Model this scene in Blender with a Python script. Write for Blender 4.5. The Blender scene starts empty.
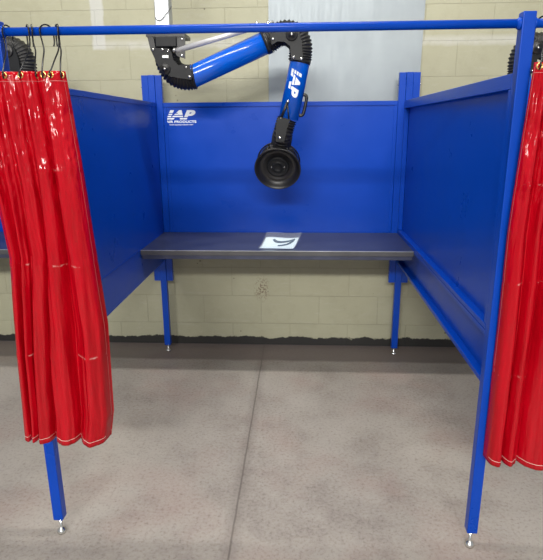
import bpy, bmesh, math, random
from mathutils import Vector, Matrix, noise
random.seed(4)
PI = math.pi
SC = bpy.context.scene
COL = SC.collection

# ------------------------------------------------------------------ camera
CAM = Vector((0.1392, -1.7168, 1.5195)); PITCH, YAW, ROLL, F = 0.27431, 0.05449, -0.00667, 544.16
fw = Vector((-math.sin(YAW)*math.cos(PITCH), math.cos(YAW)*math.cos(PITCH), -math.sin(PITCH)))
rt = Vector((math.cos(YAW), math.sin(YAW), 0)); up = rt.cross(fw)
R2 = rt*math.cos(ROLL)+up*math.sin(ROLL); U2 = up*math.cos(ROLL)-rt*math.sin(ROLL)
cd = bpy.data.cameras.new('camera'); cam = bpy.data.objects.new('camera', cd); COL.objects.link(cam)
m = Matrix((R2, U2, -fw)).transposed().to_4x4(); m.translation = CAM; cam.matrix_world = m
cd.sensor_fit = 'HORIZONTAL'; cd.sensor_width = 36; cd.lens = 36*F/543; cd.clip_start = .02
SC.camera = cam
def at(px, py, v, ax=1):
    """real point seen at a pixel, on the plane where coordinate ax equals v (metres)"""
    d = fw+R2*((px-271.5)/F)-U2*((py-280)/F)
    return CAM+d*((v-CAM[ax])/d[ax])

# ------------------------------------------------------------------ materials
def newmat(name):
    mt = bpy.data.materials.new(name); mt.use_nodes = True
    nt = mt.node_tree; b = nt.nodes['Principled BSDF']
    return mt, nt, b
def N(nt, t, **kw):
    n = nt.nodes.new(t)
    for k, v in kw.items(): setattr(n, k, v)
    return n
def math_(nt, op, a, b=None, c=None):
    n = N(nt, 'ShaderNodeMath', operation=op)
    for i, v in enumerate((a, b, c)):
        if v is None: continue
        if isinstance(v, (int, float)): n.inputs[i].default_value = v
        else: nt.links.new(v, n.inputs[i])
    return n.outputs[0]
def mixc(nt, fac, a, b, blend='MIX'):
    n = N(nt, 'ShaderNodeMix', data_type='RGBA', blend_type=blend)
    for i, v in ((0, fac), (6, a), (7, b)):
        if isinstance(v, (int, float)): n.inputs[i].default_value = v
        elif isinstance(v, tuple): n.inputs[i].default_value = (*v, 1)
        else: nt.links.new(v, n.inputs[i])
    return n.outputs[2]
def noise_(nt, vec, scale, detail=4, rough=.55):
    n = N(nt, 'ShaderNodeTexNoise'); n.inputs['Scale'].default_value = scale
    n.inputs['Detail'].default_value = detail; n.inputs['Roughness'].default_value = rough
    nt.links.new(vec, n.inputs['Vector']); return n.outputs[0]
def ramp(nt, fac, lo, hi, a=0., b=1.):
    n = N(nt, 'ShaderNodeMapRange'); n.clamp = True
    nt.links.new(fac, n.inputs[0])
    for i, v in enumerate((lo, hi, a, b)): n.inputs[i+1].default_value = v
    return n.outputs[0]
def bump(nt, b, h, dist, strength=1.):
    n = N(nt, 'ShaderNodeBump'); n.inputs['Distance'].default_value = dist; n.inputs['Strength'].default_value = strength
    nt.links.new(h, n.inputs['Height']); nt.links.new(n.outputs[0], b.inputs['Normal'])
def simple(name, col, rough=.4, metal=0., nscale=120, nb=.0002, var=.1, coat=0.):
    mt, nt, b = newmat(name)
    tc = N(nt, 'ShaderNodeTexCoord').outputs['Object']
    n1 = noise_(nt, tc, nscale, 3); n2 = noise_(nt, tc, 6, 5)
    c = mixc(nt, ramp(nt, n2, .3, .7), tuple(x*(1-var) for x in col), tuple(min(1, x*(1+var)) for x in col))
    nt.links.new(c, b.inputs['Base Color'])
    nt.links.new(ramp(nt, n2, .2, .8, rough*.85, rough*1.15), b.inputs['Roughness'])
    b.inputs['Metallic'].default_value = metal; b.inputs['Coat Weight'].default_value = coat
    if nb: bump(nt, b, n1, nb, .6)
    return mt
M = {}
M['blue'] = simple('blue powder coat', (.0001, .052, .42), .30, 0, 60, 0, .05)
M['arm_blue'] = simple('gloss blue arm paint', (.001, .095, .58), .2, 0, 60, .0001, .05, .4)
M['steel'] = simple('dark mill steel', (.065, .075, .12), .33, .35, 60, .0002, .3)
M['edge'] = simple('raw steel edge', (.085, .085, .09), .42, .3, 90, .0002, .2)
M['black'] = simple('satin black', (.013, .013, .015), .38, 0, 80, .0003, .2)
M['hose'] = simple('black ribbed hose rubber', (.010, .010, .011), .5, 0, 90, .0003, .2)
M['plate'] = simple('charcoal cast plate', (.010, .011, .013), .45, 0, 80, .0003, .25)
M['chrome'] = simple('bright zinc', (.72, .72, .70), .22, 1, 60, .0001, .1)
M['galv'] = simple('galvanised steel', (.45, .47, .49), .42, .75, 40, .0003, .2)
M['rod'] = simple('silver rod', (.55, .55, .58), .35, .25, 60, .0001, .1)
M['white'] = simple('white vinyl lettering', (.75, .80, .85), .5, 0, 60, 0, .03)
M['paper'] = simple('white paper', (.60, .72, .80), .6, 0, 60, .0002, .04)
M['ink'] = simple('blue black marker ink', (.02, .06, .12), .6, 0, 60, 0, .1)
M['brass'] = simple('brass grommet', (.75, .50, .18), .3, 1, 60, .0001, .1)
M['thread'] = simple('white thread', (.8, .66, .62), .7, 0, 200, .0002, .15)
for k_ in ('blue', 'plate'): M[k_].node_tree.nodes['Principled BSDF'].inputs['Specular IOR Level'].default_value = .26
M['seam'] = simple('pale pink seam thread', (.62, .16, .16), .6, 0, 200, .0002, .15)
M['hook'] = simple('black wire hook', (.012, .012, .013), .3, .3, 60, .0001, .1)
M['housing'] = simple('lamp housing white', (.7, .7, .7), .5)
M['ceiling'] = simple('ceiling grey', (.55, .55, .53), .9)
mt, nt, b = newmat('lamp diffuser'); b.inputs['Emission Color'].default_value = (1, .98, .93, 1); b.inputs['Emission Strength'].default_value = 6; M['lamp'] = mt

mt, nt, b = newmat('clear plastic sleeve'); M['clear'] = mt
b.inputs['Base Color'].default_value = (.9, .95, .98, 1); b.inputs['Roughness'].default_value = .12; b.inputs['Alpha'].default_value = .10

# red translucent welding vinyl
mt, nt, b = newmat('red welding vinyl'); M['red'] = mt
tc = N(nt, 'ShaderNodeTexCoord').outputs['Object']
mp = N(nt, 'ShaderNodeMapping'); mp.inputs['Scale'].default_value = (1, 1, .12); nt.links.new(tc, mp.inputs[0])
ns = noise_(nt, mp.outputs[0], 30, 4, .6); ns2 = noise_(nt, tc, 22, 3, .6); ns3 = noise_(nt, tc, 190, 2)
base = mixc(nt, ramp(nt, ns, .3, .7), (.45, .0008, .008), (.62, .0014, .014))
sep = N(nt, 'ShaderNodeSeparateXYZ'); nt.links.new(tc, sep.inputs[0])
# whitened fold creases across the sheet, a third of a metre apart
wear = None
for z in (.945, .645, .33):      # heights above the bottom hem
    d = math_(nt, 'ABSOLUTE', math_(nt, 'SUBTRACT', math_(nt, 'ADD', sep.outputs[2], math_(nt, 'MULTIPLY', math_(nt, 'SUBTRACT', ns2, .5), .02)), z))
    w = math_(nt, 'MULTIPLY', ramp(nt, d, .0015, .004, 1, 0), ramp(nt, ns2, .54, .64))
    wear = w if wear is None else math_(nt, 'MAXIMUM', wear, w)
base = mixc(nt, math_(nt, 'MULTIPLY', wear, .75), base, (.85, .45, .42))
nt.links.new(base, b.inputs['Base Color'])
nt.links.new(ramp(nt, ns2, .35, .7, .10, .24), b.inputs['Roughness'])
b.inputs['IOR'].default_value = 1.5; b.inputs['Specular IOR Level'].default_value = .42
mp2 = N(nt, 'ShaderNodeMapping'); mp2.inputs['Rotation'].default_value = (0, .5, 0); mp2.inputs['Scale'].default_value = (1, 1, .45); nt.links.new(tc, mp2.inputs[0])
cr = noise_(nt, mp2.outputs[0], 26, 2, .5)
crz = ramp(nt, sep.outputs[2], 0.72, 0.95, .25, 1.9)
hsum = math_(nt, 'ADD', math_(nt, 'MULTIPLY', ns, .5), math_(nt, 'MULTIPLY', cr, crz))
bump(nt, b, hsum, .016, .6)
tr = N(nt, 'ShaderNodeBsdfTranslucent'); tr.inputs[0].default_value = (.75, .01, .015, 1)
tp = N(nt, 'ShaderNodeBsdfTransparent'); tp.inputs[0].default_value = (.8, .04, .03, 1)
m1 = N(nt, 'ShaderNodeMixShader'); m1.inputs[0].default_value = .18
m2 = N(nt, 'ShaderNodeMixShader'); m2.inputs[0].default_value = .07
out = nt.nodes['Material Output']
nt.links.new(b.outputs[0], m1.inputs[1]); nt.links.new(tr.outputs[0], m1.inputs[2])
nt.links.new(m1.outputs[0], m2.inputs[1]); nt.links.new(tp.outputs[0], m2.inputs[2]); nt.links.new(m2.outputs[0], out.inputs[0])

# painted block wall
ROW = .2065
mt, nt, b = newmat('painted concrete block'); M['wall'] = mt
tc = N(nt, 'ShaderNodeTexCoord').outputs['Object']
sep = N(nt, 'ShaderNodeSeparateXYZ'); nt.links.new(tc, sep.inputs[0]); X, Z = sep.outputs[0], sep.outputs[2]
cmb = N(nt, 'ShaderNodeCombineXYZ')
nt.links.new(math_(nt, 'ADD', X, 8.13), cmb.inputs[0]); nt.links.new(math_(nt, 'ADD', Z, ROW*2-.165+.002), cmb.inputs[1])
br = N(nt, 'ShaderNodeTexBrick'); nt.links.new(cmb.outputs[0], br.inputs['Vector'])
br.inputs['Scale'].default_value = 1; br.inputs['Brick Width'].default_value = .41; br.inputs['Row Height'].default_value = ROW
br.inputs['Mortar Size'].default_value = .0026; br.inputs['Mortar Smooth'].default_value = .6
br.inputs['Color1'].default_value = (.375, .36, .265, 1); br.inputs['Color2'].default_value = (.42, .41, .30, 1)
br.inputs['Mortar'].default_value = (.37, .345, .25, 1)
big = noise_(nt, tc, 2.2, 5); med = noise_(nt, tc, 14, 5, .65); fine = noise_(nt, tc, 130, 3, .7)
mp = N(nt, 'ShaderNodeMapping'); mp.inputs['Scale'].default_value = (1, 1, 5); nt.links.new(tc, mp.inputs[0])
streak = noise_(nt, mp.outputs[0], 9, 5, .65)
c = mixc(nt, .88, br.outputs[0], mixc(nt, ramp(nt, big, .3, .7), (.37, .36, .248), (.44, .435, .31)))
c = mixc(nt, ramp(nt, br.outputs[1], .0, .5, 0, .3), c, (.27, .25, .18))
c = mixc(nt, ramp(nt, med, .52, .75, 0, .25), c, (.30, .275, .19))
c = mixc(nt, ramp(nt, streak, .55, .75, 0, .3), c, (.50, .49, .40))
vo = N(nt, 'ShaderNodeTexVoronoi'); vo.inputs['Scale'].default_value = 7; nt.links.new(tc, vo.inputs['Vector'])
c = mixc(nt, ramp(nt, vo.outputs['Distance'], .035, .06, .8, 0), c, (.07, .06, .05))
# filler smeared in an upright joint and along one bed joint
wob = math_(nt, 'MULTIPLY', math_(nt, 'SUBTRACT', med, .5), .03)
def band(co, lo, hi, soft=.006):
    a = math_(nt, 'ADD', co, wob)
    n1 = N(nt, 'ShaderNodeMapRange'); nt.links.new(a, n1.inputs[0]); n1.inputs[1].default_value = lo-soft; n1.inputs[2].default_value = lo+soft
    n2 = N(nt, 'ShaderNodeMapRange'); nt.links.new(a, n2.inputs[0]); n2.inputs[1].default_value = hi-soft; n2.inputs[2].default_value = hi+soft
    return math_(nt, 'MULTIPLY', n1.outputs[0], math_(nt, 'SUBTRACT', 1, n2.outputs[0]))
v1 = math_(nt, 'MULTIPLY', band(X, -1.185, -1.105), band(Z, 2.0, 9))
v2 = math_(nt, 'MULTIPLY', band(Z, 2.0, 2.05, .012), band(X, -1.19, 1.45))
c = mixc(nt, math_(nt, 'MULTIPLY', v1, .75), c, (.56, .57, .55))
c = mixc(nt, math_(nt, 'MULTIPLY', v2, ramp(nt, med, .3, .6, .3, .65)), c, (.56, .56, .52))
# rusty speckle cluster under the bench
dx = math_(nt, 'SUBTRACT', X, -.13); dz = math_(nt, 'SUBTRACT', Z, .42)
rr = math_(nt, 'SQRT', math_(nt, 'ADD', math_(nt, 'MULTIPLY', dx, dx), math_(nt, 'MULTIPLY', math_(nt, 'MULTIPLY', dz, dz), .35)))
sp = noise_(nt, tc, 75, 2, .5)
c = mixc(nt, math_(nt, 'MULTIPLY', ramp(nt, rr, .01, .065, .85, 0), ramp(nt, sp, .50, .58)), c, (.13, .07, .04))
# bare black strip where the paint stops above the floor
edge = noise_(nt, tc, 7, 6, .7)
lim = math_(nt, 'ADD', .058, math_(nt, 'MULTIPLY', math_(nt, 'SUBTRACT', edge, .5), .09))
n1 = N(nt, 'ShaderNodeMapRange'); nt.links.new(math_(nt, 'SUBTRACT', Z, lim), n1.inputs[0]); n1.inputs[1].default_value = -.003; n1.inputs[2].default_value = .003; n1.inputs[3].default_value = 1; n1.inputs[4].default_value = 0
c = mixc(nt, n1.outputs[0], c, (.018, .017, .016))
nt.links.new(c, b.inputs['Base Color']); b.inputs['Roughness'].default_value = .62
h = math_(nt, 'ADD', math_(nt, 'MULTIPLY', br.outputs[1], -.45), math_(nt, 'ADD', math_(nt, 'MULTIPLY', fine, .35), math_(nt, 'MULTIPLY', med, .5)))
bump(nt, b, h, .004, .8)

# worn concrete floor
mt, nt, b = newmat('worn concrete'); M['floor'] = mt
tc = N(nt, 'ShaderNodeTexCoord').outputs['Object']
sep = N(nt, 'ShaderNodeSeparateXYZ'); nt.links.new(tc, sep.inputs[0]); X, Y = sep.outputs[0], sep.outputs[1]
big = noise_(nt, tc, 1.3, 6, .6); med = noise_(nt, tc, 5, 8, .7); fine = noise_(nt, tc, 70, 4, .75); red = noise_(nt, tc, 2.1, 3)
c = mixc(nt, ramp(nt, big, .38, .62), (.235, .198, .176), (.41, .368, .325))
c = mixc(nt, ramp(nt, med, .35, .7, 0, .6), c, (.44, .405, .365))
c = mixc(nt, ramp(nt, med, .32, .47, .5, 0), c, (.23, .195, .175))
c = mixc(nt, ramp(nt, red, .48, .68, 0, .6), c, (.35, .235, .205))
c = mixc(nt, ramp(nt, fine, .3, .7), c, mixc(nt, .5, c, (.5, .47, .43)))
c = mixc(nt, ramp(nt, fine, .30, .46, .5, 0), c, (.15, .12, .11))
jw = math_(nt, 'ABSOLUTE', math_(nt, 'ADD', math_(nt, 'SUBTRACT', X, -.115), math_(nt, 'MULTIPLY', math_(nt, 'SUBTRACT', med, .5), .012)))
c = mixc(nt, ramp(nt, jw, .010, .045, .25, 0), c, (.13, .11, .10))
c = mixc(nt, ramp(nt, jw, .001, .006, .6, 0), c, (.10, .08, .07))
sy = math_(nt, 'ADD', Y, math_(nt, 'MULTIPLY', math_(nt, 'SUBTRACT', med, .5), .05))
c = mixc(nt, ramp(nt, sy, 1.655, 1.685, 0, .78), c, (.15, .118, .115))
nt.links.new(c, b.inputs['Base Color']); nt.links.new(ramp(nt, med, .3, .7, .42, .62), b.inputs['Roughness'])
bump(nt, b, math_(nt, 'ADD', fine, math_(nt, 'MULTIPLY', ramp(nt, jw, .0, .005, -1.5, 0), 1)), .0015, .5)

# brushed bare sheet on the wall
mt, nt, b = newmat('brushed bare sheet metal'); M['sheet'] = mt
tc = N(nt, 'ShaderNodeTexCoord').outputs['Object']
mp = N(nt, 'ShaderNodeMapping'); mp.inputs['Scale'].default_value = (6, 1, .5); nt.links.new(tc, mp.inputs[0])
s1 = noise_(nt, mp.outputs[0], 8, 6, .6); s2 = noise_(nt, tc, 3, 4)
nt.links.new(mixc(nt, ramp(nt, s2, .3, .7), (.25, .285, .31), (.31, .35, .375)), b.inputs['Base Color'])
b.inputs['Metallic'].default_value = .25; nt.links.new(ramp(nt, s1, .3, .7, .40, .5), b.inputs['Roughness'])
bump(nt, b, s1, .0008, .3)

# ------------------------------------------------------------------ mesh helpers
def box(bm, lo, hi, bev=0.):
    r = bmesh.ops.create_cube(bm, size=1); vs = r['verts']
    for v in vs: v.co = Vector([(lo[i]+hi[i])/2+v.co[i]*(hi[i]-lo[i]) for i in range(3)])
    if bev:
        es = list({e for v in vs for e in v.link_edges})
        bmesh.ops.bevel(bm, geom=es, offset=bev, segments=2, affect='EDGES', profile=.5)
def prism(bm, poly, y0, y1):
    """poly: (x,z) outline extruded from y0 to y1"""
    a = [bm.verts.new((p[0], y0, p[1])) for p in poly]; c = [bm.verts.new((p[0], y1, p[1])) for p in poly]
    n = len(poly); bm.faces.new(a); bm.faces.new(c[::-1])
    for i in range(n): bm.faces.new((a[i], c[i], c[(i+1) % n], a[(i+1) % n]))
    bmesh.ops.recalc_face_normals(bm, faces=bm.faces)
def sweep(bm, pts, rad, seg=16, cap=True):
    pts = [Vector(p) for p in pts]; n = len(pts)
    rads = rad if isinstance(rad, list) else [rad]*n
    t = (pts[1]-pts[0]).normalized(); ref = Vector((0, 1, 0)) if abs(t.y) < .9 else Vector((1, 0, 0))
    u = t.cross(ref).normalized(); rings = []
    for i in range(n):
        t2 = (pts[min(i+1, n-1)]-pts[max(i-1, 0)]).normalized()
        u = (u-t2*u.dot(t2)).normalized(); w = t2.cross(u)
        rings.append([bm.verts.new(pts[i]+(u*math.cos(2*PI*k/seg)+w*math.sin(2*PI*k/seg))*rads[i]) for k in range(seg)])
    for a, c in zip(rings, rings[1:]):
        for k in range(seg):
            f = bm.faces.new((a[k], a[(k+1) % seg], c[(k+1) % seg], c[k])); f.smooth = True
    if cap: bm.faces.new(rings[0][::-1]); bm.faces.new(rings[-1])
def spline(pts, n=12):
    P = [Vector(p) for p in pts]; P = [P[0]*2-P[1]]+P+[P[-1]*2-P[-2]]; o = []
    for i in range(1, len(P)-2):
        for k in range(n):
            t = k/n; a, b_, c, d = P[i-1:i+3]
            o.append(.5*((2*b_)+(c-a)*t+(2*a-5*b_+4*c-d)*t*t+(3*b_-a-3*c+d)*t**3))
    o.append(P[-2].copy()); return o
def resample(pts, step):
    L = [0]
    for a, b_ in zip(pts, pts[1:]): L.append(L[-1]+(b_-a).length)
    n = max(2, int(L[-1]/step)); o = []; j = 0
    for i in range(n+1):
        s = L[-1]*i/n
        while j < len(L)-2 and L[j+1] < s: j += 1
        o.append(pts[j].lerp(pts[j+1], (s-L[j])/max(1e-9, L[j+1]-L[j])))
    return o
def hose(bm, pts, r, pitch=.0125):
    p = resample(spline(pts, 16), pitch/4)
    pat = (1.0, .94, .86, .94)
    sweep(bm, p, [r*pat[i % 4] for i in range(len(p))], 28)
def lathe(bm, prof, org, axis, seg=48):
    """prof: (radius, distance along axis)"""
    axis = Vector(axis).normalized(); u = axis.cross(Vector((0, 0, 1)))
    if u.length < .01: u = Vector((1, 0, 0))
    u.normalize(); w = axis.cross(u); org = Vector(org); rings = []
    for r, s in prof:
        if r < 1e-6: rings.append([bm.verts.new(org+axis*s)])
        else: rings.append([bm.verts.new(org+axis*s+(u*math.cos(2*PI*k/seg)+w*math.sin(2*PI*k/seg))*r) for k in range(seg)])
    for a, c in zip(rings, rings[1:]):
        for k in range(seg):
            k2 = (k+1) % seg
            if len(a) == 1 and len(c) == 1: continue
            if len(a) == 1: f = bm.faces.new((a[0], c[k2], c[k]))
            elif len(c) == 1: f = bm.faces.new((a[k], a[k2], c[0]))
            else: f = bm.faces.new((a[k], a[k2], c[k2], c[k]))
            f.smooth = True
    bmesh.ops.recalc_face_normals(bm, faces=bm.faces)
def bolt(bm, p, r=.007, h=.006, axis=(0, -1, 0)):
    lathe(bm, [(0, 0), (r, 0), (r, h*.6), (r*.7, h), (0, h)], p, axis, 12)
WORLD = {}
def obj(name, bm, mt, parent=None, label=None):
    me = bpy.data.meshes.new(name); o = bpy.data.objects.new(name, me); COL.objects.link(o)
    if parent is not None:
        bmesh.ops.translate(bm, verts=bm.verts, vec=-WORLD[parent.name]); o.parent = parent; WORLD[o.name] = WORLD[parent.name]
    else: WORLD[o.name] = Vector((0, 0, 0))
    bm.to_mesh(me); bm.free(); me.materials.append(M[mt])
    if label: o['label'] = label
    return o
def part(name, mt, parent, fn, label=None):
    bm = bmesh.new(); fn(bm); return obj(name, bm, mt, parent, label)
def thing(name, label, cat, loc, group=None):
    o = bpy.data.objects.new(name, None); COL.objects.link(o); o.location = loc; o.empty_display_size = .1
    o['label'] = label; o['category'] = cat
    if group: o['group'] = group
    WORLD[o.name] = Vector(loc); return o
def tag(o, label, cat, group=None):
    o['label'] = label; o['category'] = cat
    if group: o['group'] = group
def bolts(parent, pts, r=.0065, h=.006, axis=(0, -1, 0), mt='chrome', name='bolt'):
    for p in pts:
        a = axis
        if len(p) == 2: p, a = p
        part(name, mt, parent, lambda bm: bolt(bm, p, r, h, a), 'bright zinc bolt' if mt == 'chrome' else None)
def rebase(o, loc):
    o.data.transform(Matrix.Translation(-Vector(loc))); o.location = loc; WORLD[o.name] = Vector(loc)
def structure(name, mt, fn):
    o = part(name, mt, None, fn); o['kind'] = 'structure'; return o
def text_bm(s, size, shear=0., bold=0., spacing=1.):
    cu = bpy.data.curves.new('lettering', 'FONT'); cu.body = s; cu.size = size; cu.shear = shear; cu.offset = bold
    cu.space_character = spacing; cu.align_x = 'LEFT'
    o = bpy.data.objects.new('lettering', cu); COL.objects.link(o)
    dg = bpy.context.evaluated_depsgraph_get(); dg.update()
    me = o.evaluated_get(dg).to_mesh(); bm = bmesh.new(); bm.from_mesh(me)
    bpy.data.objects.remove(o); bpy.data.curves.remove(cu)
    x0 = min(v.co.x for v in bm.verts); x1 = max(v.co.x for v in bm.verts)
    y0 = min(v.co.y for v in bm.verts); y1 = max(v.co.y for v in bm.verts)
    for v in bm.verts: v.co.x -= x0; v.co.y -= y0
    return bm, x1-x0, y1-y0
def fit_text(bm, w, h, W_, H_):
    for v in bm.verts: v.co.x *= W_/w; v.co.y *= H_/h
def slits(bm, Wd, Ht, gaps, xlim):
    """cut the speed-line gaps out of the letters"""
    for lo, hi in gaps:
        for z in (lo, hi):
            bmesh.ops.bisect_plane(bm, geom=bm.verts[:]+bm.edges[:]+bm.faces[:], plane_co=(0, z*Ht, 0), plane_no=(0, 1, 0))
        bmesh.ops.bisect_plane(bm, geom=bm.verts[:]+bm.edges[:]+bm.faces[:], plane_co=(xlim(lo)*Wd, 0, 0), plane_no=(1, 0, 0))
    dele = []
    for f in bm.faces:
        c = f.calc_center_median()
        for lo, hi in gaps:
            if lo*Ht < c.y < hi*Ht and c.x < xlim(lo)*Wd: dele.append(f)
    bmesh.ops.delete(bm, geom=dele, context='FACES')

# ------------------------------------------------------------------ setting
structure('floor', 'floor', lambda bm: box(bm, (-6, -8.5, -.1), (6, 2.15, 0)))
structure('wall_back', 'wall', lambda bm: box(bm, (-6, 1.95, 0), (6, 2.15, 4.5)))
structure('ceiling', 'ceiling', lambda bm: box(bm, (-6, -8.5, 4.5), (6, 2.15, 4.6)))

# ------------------------------------------------------------------ booths
H, T = 1.83, .038
YB = 1.235                           # front of the benches
ZB, ZP, ZL = .855, 1.668, .667      # bench height, panel top, panel foot
XI, XO = .763, .801                 # inner and outer face of the posts
YR = 1.79                           # front of the rear uprights
def foot(bm, x, y, ztop):
    lathe(bm, [(0, 0), (.0165, 0), (.0185, .006), (.017, .013), (.009, .021), (.0055, .026), (.0055, ztop+.002), (0, ztop+.002)], (x, y, 0), (0, 0, 1), 20)
def front_post(root, xa, xb):
    p = part('front_post', 'blue', root, lambda bm: box(bm, (xa, 0, .068), (xb, T, H), .003))
    part('levelling_foot', 'chrome', p, lambda bm: foot(bm, (xa+xb)/2, T/2, .068), 'chrome levelling foot')
    return p
def rear_post(root, xc):
    p = part('rear_post', 'blue', root, lambda bm: box(bm, (xc-.0205, YR-.004, .052), (xc+.0205, YR+.034, H), .002))
    part('levelling_foot', 'chrome', p, lambda bm: foot(bm, xc, YR+.015, .052), 'chrome levelling foot')
    for s in (-1, 1):
        a, c = sorted((xc+s*.0215, xc+s*.0625))
        part('mounting_angle', 'blue', root, lambda bm: (box(bm, (a, YR, .52), (c, YR+.03, H-.001), .0015)))
    bolts(root, [((xc+s*.0625, YR+.015, z), (s, 0, 0)) for z in (.58, 1.76) for s in (-1, 1)], .005, .008)
def side_panel(root, xi, s):
    """s=+1: the tray opens toward -x. The sheet stands .028 back from the lip on that side, nearly flush on the other"""
    xa, xb = (xi+.028, xi+.034) if s > 0 else (xi-.006, xi-.0005)
    def sheet(bm):
        box(bm, (xa, T, ZB+.0), (xb, YR, ZP-.002)); 
    p = part('side_panel', 'blue', root, sheet)
    def low(bm): box(bm, (xa, T, ZL+.002), (xb, YR, ZB-.002))
    part('lower_side_panel', 'blue', root, low)
    if s > 0:
        part('top_flange', 'blue', p, lambda bm: box(bm, (xi, T+.001, ZP-.045), (xi+.037, YR-.001, ZP), .0015))
        part('front_flange', 'blue', p, lambda bm: box(bm, (xi+.001, T, ZB+.022), (xi+.027, T+.022, ZP-.046), .0015))
        part('middle_flange', 'blue', p, lambda bm: box(bm, (xi, T+.001, ZB+.003), (xi+.037, YR-.001, ZB+.021), .0015))
        part('middle_flange', 'blue', p, lambda bm: box(bm, (xi, T+.001, ZB-.017), (xi+.037, YR-.001, ZB+.001), .0015))
        part('bottom_flange', 'blue', p, lambda bm: box(bm, (xi, T+.001, ZL), (xi+.037, YR-.001, ZL+.018), .0015))
        part('rear_flange', 'blue', p, lambda bm: box(bm, (xi+.001, YR-.02, ZB+.022), (xi+.027, YR-.002, ZP-.046), .0015))
    else:
        part('top_flange', 'blue', p, lambda bm: box(bm, (xi-.036, T+.001, ZP-.024), (xi+.0025, YR-.001, ZP), .001))
        part('bottom_flange', 'blue', p, lambda bm: box(bm, (xi-.036, T+.001, ZL), (xi, YR-.001, ZL+.02), .001))
        part('joint_strip', 'blue', p, lambda bm: box(bm, (xi-.001, T+.001, ZB-.0015), (xi+.0022, YR-.001, ZB+.0015)))
        part('joint_flange', 'blue', p, lambda bm: box(bm, (xi-.036, T+.001, ZB-.02), (xi-.006, YR-.001, ZB+.02)))
def back_panel(root, xa, xb):
    def f(bm):
        box(bm, (xa, YR+.006, ZL+.1), (xb, YR+.012, ZP-.001))
    p = part('back_panel', 'blue', root, f)
    part('top_flange', 'blue', p, lambda bm: box(bm, (xa-.0, YR+.001, ZP-.026), (xb, YR+.034, ZP), .0015))
    part('end_flange', 'blue', p, lambda bm: box(bm, (xa, YR+.003, ZB), (xa+.022, YR+.03, ZP-.027), .0015))
    part('end_flange', 'blue', p, lambda bm: box(bm, (xb-.022, YR+.003, ZB), (xb, YR+.03, ZP-.027), .0015))
    bolts(p, [(xa+.05+(xb-xa-.1)*i/6, YR+.001, ZP-.034) for i in range(7)], .0028, .002, mt='blue', name='rivet')
    return p
def rail(root, xa, xb):
    def f(bm):
        sweep(bm, [(xa, .02, 1.80), (xb, .02, 1.80)], .0125, 20)
    r = part('curtain_rail', 'blue', root, f)
    part('weld_collar', 'blue', r, lambda bm: lathe(bm, [(.0125, 0), (.018, 0), (.017, .004), (.0125, .010)], (xa, .02, 1.80), (1, 0, 0), 20))
    part('weld_collar', 'blue', r, lambda bm: lathe(bm, [(.0125, 0), (.018, 0), (.017, .004), (.0125, .010)], (xb, .02, 1.80), (-1, 0, 0), 20))

g = 'welding booths'
b0 = thing('welding_booth', 'open blue steel welding booth in the middle, with both front posts in view', 'booth', (0, .9, 0), g)
front_post(b0, -XO, -XI); front_post(b0, XI, XO)
rear_post(b0, -.784); rear_post(b0, .788)
side_panel(b0, -XI, -1); side_panel(b0, XI, 1)
bp = back_panel(b0, -.7205, .7245); rail(b0, -XI, XI)

# printed maker's mark on the back panel
YF = YR+.0055
def place_front(bm, x, z, y=YF, th=.0008):
    for v in bm.verts: v.co = Vector((x+v.co.x, y-v.co.z, z+v.co.y))
tb, w, h = text_bm('IAP', .08, .32, .0045, 1.05); LW, LH = .186, .056
fit_text(tb, w, h, LW, LH)
slits(tb, LW, LH, [(.17, .26), (.40, .49), (.62, .71)], lambda z: {.17: .84, .40: .62, .62: .40}[z])
lx, lz = at(166.3, 119.6, YF).x, at(166.3, 119.6, YF).z
place_front(tb, lx, lz, YF-.0006)
t2, w, h = text_bm('AIR PRODUCTS', .03, .0, .0012, 1.05); fit_text(t2, w, h, .190, .015); place_front(t2, lx-.001, lz-.021, YF-.0006)
t3, w, h = text_bm('www.iapairproducts.com', .03, .0, .0006, 1.0); fit_text(t3, w, h, .150, .0105); place_front(t3, lx+.018, lz-.037, YF-.0006)
lg = obj('logo', tb, 'white', bp, 'white printed IAP mark with speed lines'); obj('lettering', t2, 'white', b0, 'white lettering under the mark'); obj('lettering', t3, 'white', b0, 'small white lettering line')

b1 = thing('welding_booth', 'blue welding booth partly seen at the left edge behind the red curtain', 'booth', (-1.58, .9, 0), g)
front_post(b1, -2.39, -2.352); rear_post(b1, -2.37)
side_panel(b1, -2.352, -1); back_panel(b1, -2.305, -.8475); rail(b1, -2.352, -XO)
b2 = thing('welding_booth', 'blue welding booth mostly hidden behind the red curtain on the right', 'booth', (1.58, .9, 0), g)
front_post(b2, 2.352, 2.39); rear_post(b2, 2.37)
side_panel(b2, 2.352, 1); back_panel(b2, .8515, 2.307); rail(b2, XO, 2.352)

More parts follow.
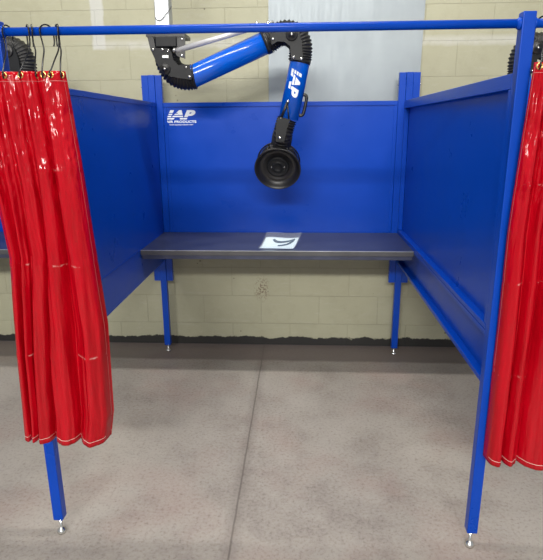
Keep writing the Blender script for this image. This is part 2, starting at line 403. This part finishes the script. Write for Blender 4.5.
# ------------------------------------------------------------------ benches
def bench(xa, xb, label):
    t = thing('workbench_top', label, 'workbench', ((xa+xb)/2, YB, ZB-.045), 'steel bench tops')
    part('bench_surface', 'steel', t, lambda bm: box(bm, (xa, YB+.006, ZB-.006), (xb, YR-.0045, ZB), .001))
    part('front_edge', 'edge', t, lambda bm: box(bm, (xa, YB, ZB-.028), (xb, YB+.006, ZB+.0005), .0015), 'bare steel front edge')
    part('edge_glint', 'galv', t, lambda bm: box(bm, (xa, YB-.0008, ZB-.0025), (xb, YB+.002, ZB+.001)), 'bright strip standing in for the glint on the edge')  # glint along the top front edge, put in as a thin pale strip
    part('front_crossbar', 'steel', t, lambda bm: box(bm, (xa+.004, YB+.010, ZB-.052), (xb-.004, YB+.05, ZB-.007), .002))
    part('rear_crossbar', 'steel', t, lambda bm: box(bm, (xa+.004, YR-.04, ZB-.045), (xb-.004, YR-.006, ZB-.007), .002))
    part('stiffener', 'steel', t, lambda bm: box(bm, (-.02+(xa+xb)/2, YB+.05, ZB-.04), (.02+(xa+xb)/2, YR-.04, ZB-.007), .002))
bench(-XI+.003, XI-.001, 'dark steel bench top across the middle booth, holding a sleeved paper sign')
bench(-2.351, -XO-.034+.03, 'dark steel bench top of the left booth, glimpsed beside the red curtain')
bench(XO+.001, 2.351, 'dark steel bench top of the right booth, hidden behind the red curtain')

# paper sign in a clear sleeve
sg = thing('paper_sign', 'white handwritten paper sign in a clear plastic sleeve on the dark bench', 'sign', (0, 1.36, ZB))
fl, fr_ = at(259, 248, ZB+.004, 2), at(293, 248.5, ZB+.004, 2)
bl_, br_ = at(266, 236.5, ZB+.055, 2), at(299, 236, ZB+.055, 2)
def sheetpt(u, v, dz=0.):
    p = fl.lerp(fr_, u).lerp(bl_.lerp(br_, u), v)
    p.z = ZB+.0035+.045*(v**1.6)+.004*math.sin(u*5+1)*v+dz; return p
def grid(bm, fn, nu, nv):
    g_ = [[bm.verts.new(fn(i/nu, j/nv)) for j in range(nv+1)] for i in range(nu+1)]
    for i in range(nu):
        for j in range(nv):
            f = bm.faces.new((g_[i][j], g_[i+1][j], g_[i+1][j+1], g_[i][j+1])); f.smooth = True
pp = part('paper', 'paper', sg, lambda bm: grid(bm, lambda u, v: sheetpt(u, v), 12, 12))
sd = pp.modifiers.new('s', 'SOLIDIFY'); sd.thickness = .0008
part('sleeve', 'clear', sg, lambda bm: (grid(bm, lambda u, v: sheetpt(-.04+1.08*u, -.04+1.5*v if v > 0 else -.04, .0022) if False else sheetpt(-.04+1.08*u, max(-.0, -.02+1.3*v), .0022), 14, 16)), 'clear plastic sleeve')
def inks(bm):
    def stroke(pts, w):
        P = spline([(a, b_, 0) for a, b_ in pts], 8); L = []
        for i, p in enumerate(P):
            d = (P[min(i+1, len(P)-1)]-P[max(i-1, 0)]).normalized(); q = Vector((-d.y, d.x, 0))*w*(.5+.5*math.sin(PI*(.15+.8*i/len(P))))
            L.append((bm.verts.new(sheetpt(p.x+q.x*.55, p.y+q.y, .0014)), bm.verts.new(sheetpt(p.x-q.x*.55, p.y-q.y, .0014))))
        for (a, b_), (c, d) in zip(L, L[1:]): bm.faces.new((a, b_, d, c))
    stroke([(.27, .84), (.36, .70), (.50, .66), (.72, .74), (.90, .88)], .085)
    stroke([(.88, .88), (.84, .70), (.74, .50), (.56, .36), (.48, .36)], .085)
part('handwriting', 'ink', pp, inks, 'dark marker strokes')
# sheet on the neighbouring bench
ps = thing('paper_sheet', 'white paper sheet on the left booth bench beside the red curtain', 'paper', (-1.05, 1.35, ZB+.001))
part('page', 'paper', ps, lambda bm: grid(bm, lambda u, v: Vector((-1.16+.21*u, 1.25+.26*v, ZB+.003+.008*math.sin(u*3)*v)), 6, 6))
ps.children[0].modifiers.new('s', 'SOLIDIFY').thickness = .0008

# bare metal sheet against the wall
so = part('metal_sheet', 'sheet', None, lambda bm: (prism(bm, [(-.072, 1.15), (.866, 1.15), (.888, 2.75), (-.066, 2.75)], 1.940, 1.9495)))
rebase(so, (.4, 1.94, 1.15)); tag(so, 'large pale brushed metal sheet fixed flat on the block wall', 'metal sheet')

# ------------------------------------------------------------------ extraction arms
YA = 1.3
def arm(label, dx, dz, mirror, mark):
    xm = at(292, 37, YA).x
    def G(px, py, dy=0.):
        p = at(px, py, YA)
        x = p.x
        if mirror: x = 2*xm-x
        return Vector((x+dx, YA+dy, p.z+dz))
    def flip(v):   # a world x direction
        return -v if mirror else v
    def pr(pxs, y0, y1):
        return lambda bm: prism(bm, [(G(*p).x, G(*p).z) for p in pxs], YA+y0, YA+y1)
    base = G(162, 36)
    t = thing('extraction_arm', label, 'fume arm', (base.x, YA, base.z), 'jointed fume extraction arms')
    # mast and wall bracket
    mx = (G(155, 30).x+G(170, 30).x)/2
    mast = part('mast', 'galv', t, lambda bm: box(bm, (mx-.038, YA+.005, G(0, 36).z+.012), (mx+.038, YA+.081, 2.75), .004), 'galvanised steel mast')
    part('wall_arm', 'galv', t, lambda bm: box(bm, (mx-.034, YA+.075, 2.67), (mx+.034, 1.949, 2.74), .004), 'galvanised steel wall arm')
    part('cable', 'black', mast, lambda bm: sweep(bm, spline([(mx-.036, YA+.02, 2.08), (mx-.03, YA-.002, 2.055), (mx-.005, YA-.003, 2.05), (mx+.02, YA-.004, 2.075), (mx+.043, YA+.004, 2.10), (mx+.045, YA+.03, 2.12)]), .0016, 8), 'thin cable')
    br = part('mounting_bracket', 'black', t, pr(((149, 35), (187, 35), (187, 38.5), (149, 38.5)), -.06, .09))
    part('side_plate', 'black', br, pr(((150, 38), (156, 38), (159, 55), (153.5, 52)), -.055, -.045))
    part('side_plate', 'black', br, pr(((176, 38), (187, 38), (187, 60), (179, 57), (176, 50)), -.052, -.042))
    part('motor_block', 'plate', br, lambda bm: (box(bm, (min(G(156, 0).x, G(177, 0).x), YA-.066, G(0, 51).z), (max(G(156, 0).x, G(177, 0).x), YA-.02, G(0, 41).z), .004)))
    # elbow one
    part('flexible_hose', 'hose', t, lambda bm: hose(bm, [G(164, 40, .03), G(166, 52, .02), G(168.5, 64), G(175, 73.5), G(185, 77.5), G(196, 76.5)], .065))
    c1 = part('elbow_cover', 'plate', t, lambda bm: (
        prism(bm, [(G(*p).x, G(*p).z) for p in ((154, 51), (160, 50), (172, 50), (175, 55), (176, 61), (181, 66.5), (188, 66), (192, 66.5), (195, 77), (194, 81), (183, 79.5), (173, 77.5), (166, 73), (160.5, 65))], YA-.074, YA-.062)))
    part('elbow_cover', 'plate', t, lambda bm: (
        prism(bm, [(G(*p).x, G(*p).z) for p in ((154, 51), (160, 50), (172, 50), (175, 55), (176, 61), (181, 66.5), (188, 66), (192, 66.5), (195, 77), (194, 81), (183, 79.5), (173, 77.5), (166, 73), (160.5, 65))], YA+.062, YA+.074)))
    part('pivot', 'black', c1, lambda bm: (lathe(bm, [(0, 0), (.028, 0), (.028, .006), (.024, .009), (.012, .009), (.012, .014), (0, .014)], G(168.5, 70.6, -.074), (0, -1, 0), 28)))
    part('pivot_bolt', 'chrome', c1, lambda bm: bolt(bm, G(168.5, 70.6, -.087), .006, .004), 'bright bolt')
    bolts(c1, [G(*p, -.074) for p in ((157, 51.5), (166, 51.5), (171.5, 52.5), (189, 68.8), (192.3, 78))])
    bolts(br, [G(*p, -.052) for p in ((184, 40.5), (184, 56.8))], .0075)
    a_, c_ = G(166, 60, -.080), G(172, 57, -.074)
    part('cam_plate', 'chrome', c1, lambda bm: box(bm, tuple(map(min, a_, c_)), tuple(map(max, a_, c_)), .001), 'small bright plate')
    # lower boom
    s1a, s1b = G(191, 77.5), G(268, 41.5)
    dv = (s1b-s1a).normalized()
    bt = part('boom_tube', 'arm_blue', t, lambda bm: sweep(bm, [s1a, s1a+dv*.005, s1b], .0565, 48), 'glossy blue tube')
    part('end_collar', 'black', bt, lambda bm: sweep(bm, [s1a-dv*.006, s1a+dv*.010], .060, 48), 'black collar')
    part('end_collar', 'black', bt, lambda bm: sweep(bm, [s1b-dv*.02, s1b+dv*.006], .060, 48), 'black collar')
    # parallel rod with its fittings
    rd = part('parallel_rod', 'rod', t, lambda bm: sweep(bm, [G(177, 52.2, -.045), G(262, 27, -.045)], .0135, 18), 'silver parallel rod')
    part('rod_end', 'chrome', rd, lambda bm: sweep(bm, [G(173, 53.5, -.045), G(178.5, 51.8, -.045)], .010, 14), 'bright rod end')
    part('rod_end', 'chrome', rd, lambda bm: sweep(bm, [G(262, 27, -.045), G(274, 23.5, -.045)], .007, 14), 'bright rod end')
    bolts(rd, [(G(177, 52, -.058), (0, -1, 0)), (G(257, 25.5, -.02), (0, 0, 1)), (G(268, 25, -.02), (0, 0, 1))], .009, .016)
    # elbow two
    part('flexible_hose', 'hose', t, lambda bm: hose(bm, [G(268, 41.5), G(277, 35.5), (G(287, 32.5)), (G(296, 36)), G(300.5, 46), G(300, 60)], .062))
    cpoly = ((264, 33), (274, 31.5), (284, 27), (297, 28), (304, 36), (308, 48), (309, 58), (306, 63), (292, 62), (290.5, 50), (286, 44.5), (279, 44), (273, 50), (268, 45))
    front = ((270.5, 36), (277, 35), (285, 31), (293, 30), (299, 34), (302, 45), (303, 62), (291.5, 61), (290.5, 48), (285, 44), (278, 43.5), (272.5, 47))
    c2 = part('elbow_cover', 'plate', t, pr(front, -.076, -.064)); part('elbow_cover', 'plate', t, pr(front, .064, .076))
    part('pivot', 'black', c2, lambda bm: lathe(bm, [(0, 0), (.030, 0), (.030, .006), (.025, .009), (.012, .009), (.012, .014), (0, .014)], G(292, 37, -.076), (0, -1, 0), 28))
    part('pivot_bolt', 'chrome', c2, lambda bm: bolt(bm, G(292, 37, -.089), .006, .004), 'bright bolt')
    bolts(c2, [G(*p, -.076) for p in ((273.8, 41.3), (293.7, 59), (301.3, 60.5))], .0075)
    # forearm
    f0, f1 = G(300.3, 60), G(288.5, 119); fd = (f1-f0).normalized(); RF = .0525
    fa = part('forearm_tube', 'arm_blue', t, lambda bm: sweep(bm, [f0, f0+fd*.01, f1], RF, 56), 'glossy blue tube')
    part('end_collar', 'black', fa, lambda bm: sweep(bm, [f0-fd*.006, f0+fd*.016], RF+.003, 48), 'black collar')
    side = Vector((fd.z, 0, -fd.x))*(-1)      # across the tube, to the right when looking at the booth
    if side.x < 0: side = -side
    if mark:
        tb, w, h = text_bm('IAP', .08, .3, .004, 1.05); TW, TH = .138, .056
        fit_text(tb, w, h, TW, TH)
        slits(tb, TW, TH, [(.2, .27), (.45, .52), (.68, .74)], lambda z: {.2: .84, .45: .55, .68: .30}[z])
        for k in range(1, 14):
            bmesh.ops.bisect_plane(tb, geom=tb.verts[:]+tb.edges[:]+tb.faces[:], plane_co=(0, TH*k/14, 0), plane_no=(0, 1, 0))
        c = at(294.8, 69.5, YA); along0 = (c-f0).dot(fd)
        for v in tb.verts:
            s = v.co.y-TH/2-.004; a = along0+v.co.x
            v.co = f0+fd*a+side*s+Vector((0, -math.sqrt((RF+.0012)**2-s*s), 0))
        obj('logo', tb, 'white', fa, 'white lettering running down the tube')
    # friction strap on the left of the tube
    q0 = f0+fd*.215-side*.020; q1 = f0+fd*.305-side*.038; q2 = f0+fd*.300+side*.004
    st = part('strap', 'black', fa, lambda bm: sweep(bm, [q0+Vector((0, -.052, 0)), q1+Vector((0, -.040, 0))], .0075, 12), 'black strap bar')
    part('strap', 'black', fa, lambda bm: sweep(bm, [q0+Vector((0, -.050, 0))+fd*.01, q2+Vector((0, -.054, 0))], .004, 10), 'thin black strap bar')
    bolts(fa, [f0+fd*a+side*s+Vector((0, y, 0)) for a, s, y in ((.213, -.019, -.060), (.306, -.038, -.047), (.312, .004, -.060))], .007)
    def hnd(bm):
        o_ = f0+side*RF
        P = [o_+fd*.165-side*.008, o_+fd*.163+side*.008, o_+fd*.178+side*.019, o_+fd*.252+side*.019, o_+fd*.268+side*.008, o_+fd*.266-side*.008]
        sweep(bm, spline(P, 6), .0085, 12)
    part('handle', 'black', fa, hnd, 'black grab handle')
    # wrist and hood
    hc = G(277.5, 169.5); ax = Vector((flip(-.04), -math.cos(math.radians(27)), -math.sin(math.radians(27)))).normalized()
    rear = hc-ax*.13
    part('flexible_hose', 'hose', t, lambda bm: hose(bm, [G(287, 119), G(284.5, 127), G(282, 138, .01), rear-ax*.015, rear+ax*.03], .055))
    wb = part('wrist_bracket', 'plate', t, pr(((278, 118), (290.5, 119.5), (287.5, 128), (284.5, 141.5), (276.5, 141.5), (276.5, 128)), -.072, -.060), 'grey wrist plate')
    part('wrist_bracket', 'plate', t, pr(((278, 118), (290.5, 119.5), (287.5, 128), (284.5, 141.5), (276.5, 141.5), (276.5, 128)), .060, .072))
    part('pivot_bolt', 'chrome', wb, lambda bm: bolt(bm, G(280.3, 137.5, -.072), .008, .006), 'bright bolt')
    hd = part('hood', 'black', t, lambda bm: lathe(bm, [(.055, -.135), (.062, -.12), (.09, -.105), (.108, -.095), (.110, -.078), (.100, -.074), (.096, -.06), (.100, -.045),
        (.118, -.030), (.126, -.012), (.1275, -.002), (.125, .003), (.120, .001), (.112, -.012), (.100, -.028), (.088, -.034), (.084, -.030), (.081, -.034), (0, -.034)], hc, ax, 72), 'round black hood')
    part('hood_disc', 'plate', hd, lambda bm: lathe(bm, [(.060, -.034), (.060, -.024), (.056, -.021), (.050, -.021), (.047, -.024), (.030, -.024), (.028, -.021), (.024, -.021), (.022, -.024), (0, -.024)], hc, ax, 48))
    u = ax.cross(Vector((0, 0, 1))).normalized(); w_ = u.cross(ax).normalized()
    bolts(hd, [(hc-ax*.025+u*s*.035, tuple(ax)) for s in (-1, 1)], .0045, .005, name='screw')
    part('hood_ring', 'black', hd, lambda bm: sweep(bm, [hc-ax*.088+(u*math.cos(a)+w_*math.sin(a))*.116 for a in [2*PI*k/48 for k in range(49)]], .0045, 10, False))
    for a in (.35*PI, .65*PI, 1.2*PI, 1.8*PI):
        q = hc-ax*.10+(u*math.cos(a)+w_*math.sin(a))*.105; e = hc-ax*.028+(u*math.cos(a)+w_*math.sin(a))*.116
        part('ring_strut', 'black', hd, lambda bm: sweep(bm, [q, e], .006, 8))
    return t
arm('blue jointed fume extraction arm with black hood over the middle booth', 0, 0, False, True)
xm = at(292, 37, YA).x
l2 = at(15, 53, YA); z0 = at(292, 37, YA).z
arm('black and blue extraction arm behind the hooks of the left curtain', l2.x-xm, l2.z-z0, False, False)
r2 = at(531, 50, YA)
arm('black ribbed extraction arm just behind the right front post', r2.x-xm, r2.z-z0, True, False)

# ------------------------------------------------------------------ curtains
def lerp_tab(tab, z):
    tab = sorted(tab)
    if z <= tab[0][0]: return tab[0][1]
    for (a, va), (c, vc) in zip(tab, tab[1:]):
        if z <= c: t = (z-a)/(c-a); return va+(vc-va)*t
    return tab[-1][1]
def curtain(label, zt, zb, xl, xr, nf, seed, warp, edge_back, hooks_u, flip=False):
    t = thing('welding_curtain', label, 'curtain', ((xl[0][1]+xr[0][1])/2, -.05, zb), 'red welding curtains')
    YC = -.052
    def pos(u, v, off=0.):
        z = zt+(zb-zt)*v
        a, c = lerp_tab(xl, z), lerp_tab(xr, z)
        k = min(1, v*1.15); k = k*k*(3-2*k)
        bd = [p_*(1-k)+q_*k for p_, q_ in zip(*warp)]
        i = 0
        while i < len(bd)-2 and u > bd[i+1]: i += 1
        f = (u-bd[i])/(bd[i+1]-bd[i]); wd = (bd[i+1]-bd[i])*(c-a)
        lobe = math.sin(PI*min(1, max(0, f)))**.85
        A = (.018+.020*min(1, v*1.8))*min(1.2, .55+wd*7)
        x = a+(c-a)*u-.003*math.sin(2*PI*f)*k+.004*math.sin(6*v+i*2+seed)*math.sin(PI*u)
        y = YC+.020-A*lobe-.004*math.sin(2*PI*f*2+i+3*v)*(1-k)-.003*math.sin(2*PI*f*2+i*2)*k
        ph = PI*f
        nz = noise.noise(Vector((u*14+seed, v*3.5, seed)))*.006+noise.noise(Vector((u*34+seed, v*9, 3)))*.0022
        y += nz*(.5+v)
        # soft ledges left by the packing folds
        for cz in (zb+.945, zb+.645, zb+.33): y -= .0035*math.exp(-((z-cz)/.007)**2)
        if edge_back:
            e = max(0, (u-(1-.055))/.055) if edge_back > 0 else max(0, (.05-u)/.05)
            y += abs(edge_back)*e*e*v
        z -= .007*lobe*v
        return Vector((x, min(y-off, -.006-off), z))
    cl = part('vinyl_sheet', 'red', t, lambda bm: grid(bm, lambda u, v: pos(u, v), 300, 110))
    sd = cl.modifiers.new('thickness', 'SOLIDIFY'); sd.thickness = .0012; sd.offset = 0
    def stitch(v0, v1, dash):
        def f(bm):
            n = 420
            for i in range(n):
                
                u0, u1 = i/n, (i+1)/n
                q = [bm.verts.new(pos(u, v, .0026)) for u, v in ((u0, v0), (u1, v0), (u1, v1), (u0, v1))]
                bm.faces.new(q)
        return f
    L = zt-zb
    part('hem_stitching', 'thread', t, stitch((L-.021)/L, (L-.0195)/L, True), 'white stitched hem line')
    part('top_stitching', 'seam', t, stitch(.027/L, .0285/L, False), 'pale stitched seam under the top edge')
    def vstitch(bm):
        n = 200; uu = .003 if edge_back < 0 or flip else .985
        for i in range(n):
            v0, v1 = i/n, (i+1)/n
            bm.faces.new([bm.verts.new(pos(u, v, .004)) for u, v in ((uu, v0), (uu+.0012, v0), (uu+.0012, v1), (uu, v1))])
    part('side_stitching', 'seam', t, vstitch, 'white stitched side seam')
    spots = []
    for u in hooks_u:
        p = pos(u, .011/L, 0); spots.append(p)
        def ring(bm, p=p):
            sweep(bm, [p+Vector((.0075*math.cos(a), -.0015, .0075*math.sin(a))) for a in [2*PI*k/16 for k in range(17)]], .0024, 8, False)
        part('grommet', 'brass', t, ring, 'brass grommet')
    return spots
def hook(x, tgt, ang, label, grp):
    ca, sa = math.cos(ang), math.sin(ang)
    o = Vector((x, .02, 1.80)); R = .0225
    def L(a, z, k): return o+Vector((a*ca, -a*sa, z))
    P = [L(-.019, -.040, 0), L(-.0225, -.028, 0)]
    for d in (180, 150, 120, 90, 60, 30, 0): P.append(L(R*math.cos(math.radians(d)), -.004+R*math.sin(math.radians(d)), 0))
    e = L(.017, -.033, 0); P += [e, e.lerp(tgt, .25)+Vector((.004, 0, -.0)), e.lerp(tgt, .55), e.lerp(tgt, .8)+Vector((0, -.006, 0)), tgt+Vector((0, -.007, .006)),
          tgt+Vector((0, -.006, -.005)), tgt+Vector((-.002, .001, -.008)), tgt+Vector((-.004, .006, .002)), tgt+Vector((-.005, .007, .013))]
    h_ = part('curtain_hook', 'hook', None, lambda bm: sweep(bm, spline(P, 6), .0023, 10))
    rebase(h_, o); tag(h_, label, 'hook', grp)
us = [.04, .19, .34, .46, .60, .72, .82, .885, .975]
sp = curtain('red vinyl welding curtain bunched at the left front post', 1.682, .452,
    [(1.69, -.885), (1.50, -.862), (1.30, -.825), (1.12, -.806), (.45, -.838)],
    [(1.69, -.562), (1.40, -.541), (1.18, -.530), (.88, -.512), (.55, -.520), (.45, -.538)], 5, .9, ((0, .20, .36, .54, .72, 1), (0, .08, .16, .36, .66, 1)), .05, us)
LBL = 'black wire hook on the blue rail, holding the left red curtain'
for i, p in enumerate(sp):
    hook(p.x-.010+.014*math.sin(i*2.1), p, math.radians((52, 118, 60, 100, 56, 64, 125, 58, 70)[i]), LBL, 'hooks of the left curtain')
us = [.03, .12, .2, .3, .5, .7, .95]
sp = curtain('red vinyl welding curtain hanging right of the right front post', 1.69, .405,
    [(1.69, .796), (1.45, .786), (1.2, .778), (.9, .783), (.42, .786)],
    [(1.69, 1.16), (1.0, 1.20), (.42, 1.22)], 5.5, 2.6, ((0, .14, .26, .45, .7, 1), (0, .125, .235, .54, .76, 1)), -.03, us, True)
LBL = 'black wire hook on the blue rail, holding the right red curtain'
for i, p in enumerate(sp):
    hook(max(p.x, .826)+.006*math.sin(i*2.4), p, math.radians((60, 118, 66, 100, 60, 64, 125)[i]), LBL, 'hooks of the right curtain')

# ------------------------------------------------------------------ lamps
def lamp(x, y, z, label, lx_, ly_, power, tilt):
    t = thing('ceiling_light', label, 'lamp', (x, y, z), 'strip lights under the ceiling')
    part('housing', 'housing', t, lambda bm: box(bm, (x-lx_/2-.03, y-ly_/2-.03, z), (x+lx_/2+.03, y+ly_/2+.03, z+.08), .005))
    part('diffuser', 'lamp', t, lambda bm: box(bm, (x-lx_/2, y-ly_/2, z-.015), (x+lx_/2, y+ly_/2, z-.001)))
    for s in (-1, 1):
        c, k = math.cos(tilt), math.sin(tilt)      # hangers stay upright when the lamp is tilted
        h = 4.5-z
        part('hanger', 'chrome', t, lambda bm: sweep(bm, [(x+s*lx_*.35, y, z+.04), (x+s*lx_*.35, y+h*k, z+h*c)], .004, 8))
    ld = bpy.data.lights.new('strip_lamp', 'AREA'); ld.shape = 'RECTANGLE'; ld.size = lx_; ld.size_y = ly_; ld.energy = power; ld.color = (1, .97, .91)
    lo = bpy.data.objects.new('strip_lamp', ld); COL.objects.link(lo); lo.parent = t; lo.location = (0, 0, -.02)
    t.rotation_euler = (tilt, 0, 0)
lamp(0, .15, 4.2, 'long strip light hanging over the booths', 4.2, .16, 125, 0)
lamp(-.4, -7.0, 4.1, 'unseen long strip light added far behind the viewer, tilted to face the booths', 4.2, .35, 680, math.radians(62))  # unseen lamp, added and tilted so that light gets under the benches

w = bpy.data.worlds.new('world'); SC.world = w; w.use_nodes = True
bg = w.node_tree.nodes['Background']; bg.inputs[0].default_value = (.93, .97, 1.0, 1); bg.inputs[1].default_value = .56
vs = SC.view_settings; vs.view_transform = 'Standard'; vs.look = 'None'; vs.gamma = 1; vs.exposure = -.36
SC.view_settings.use_curve_mapping = False
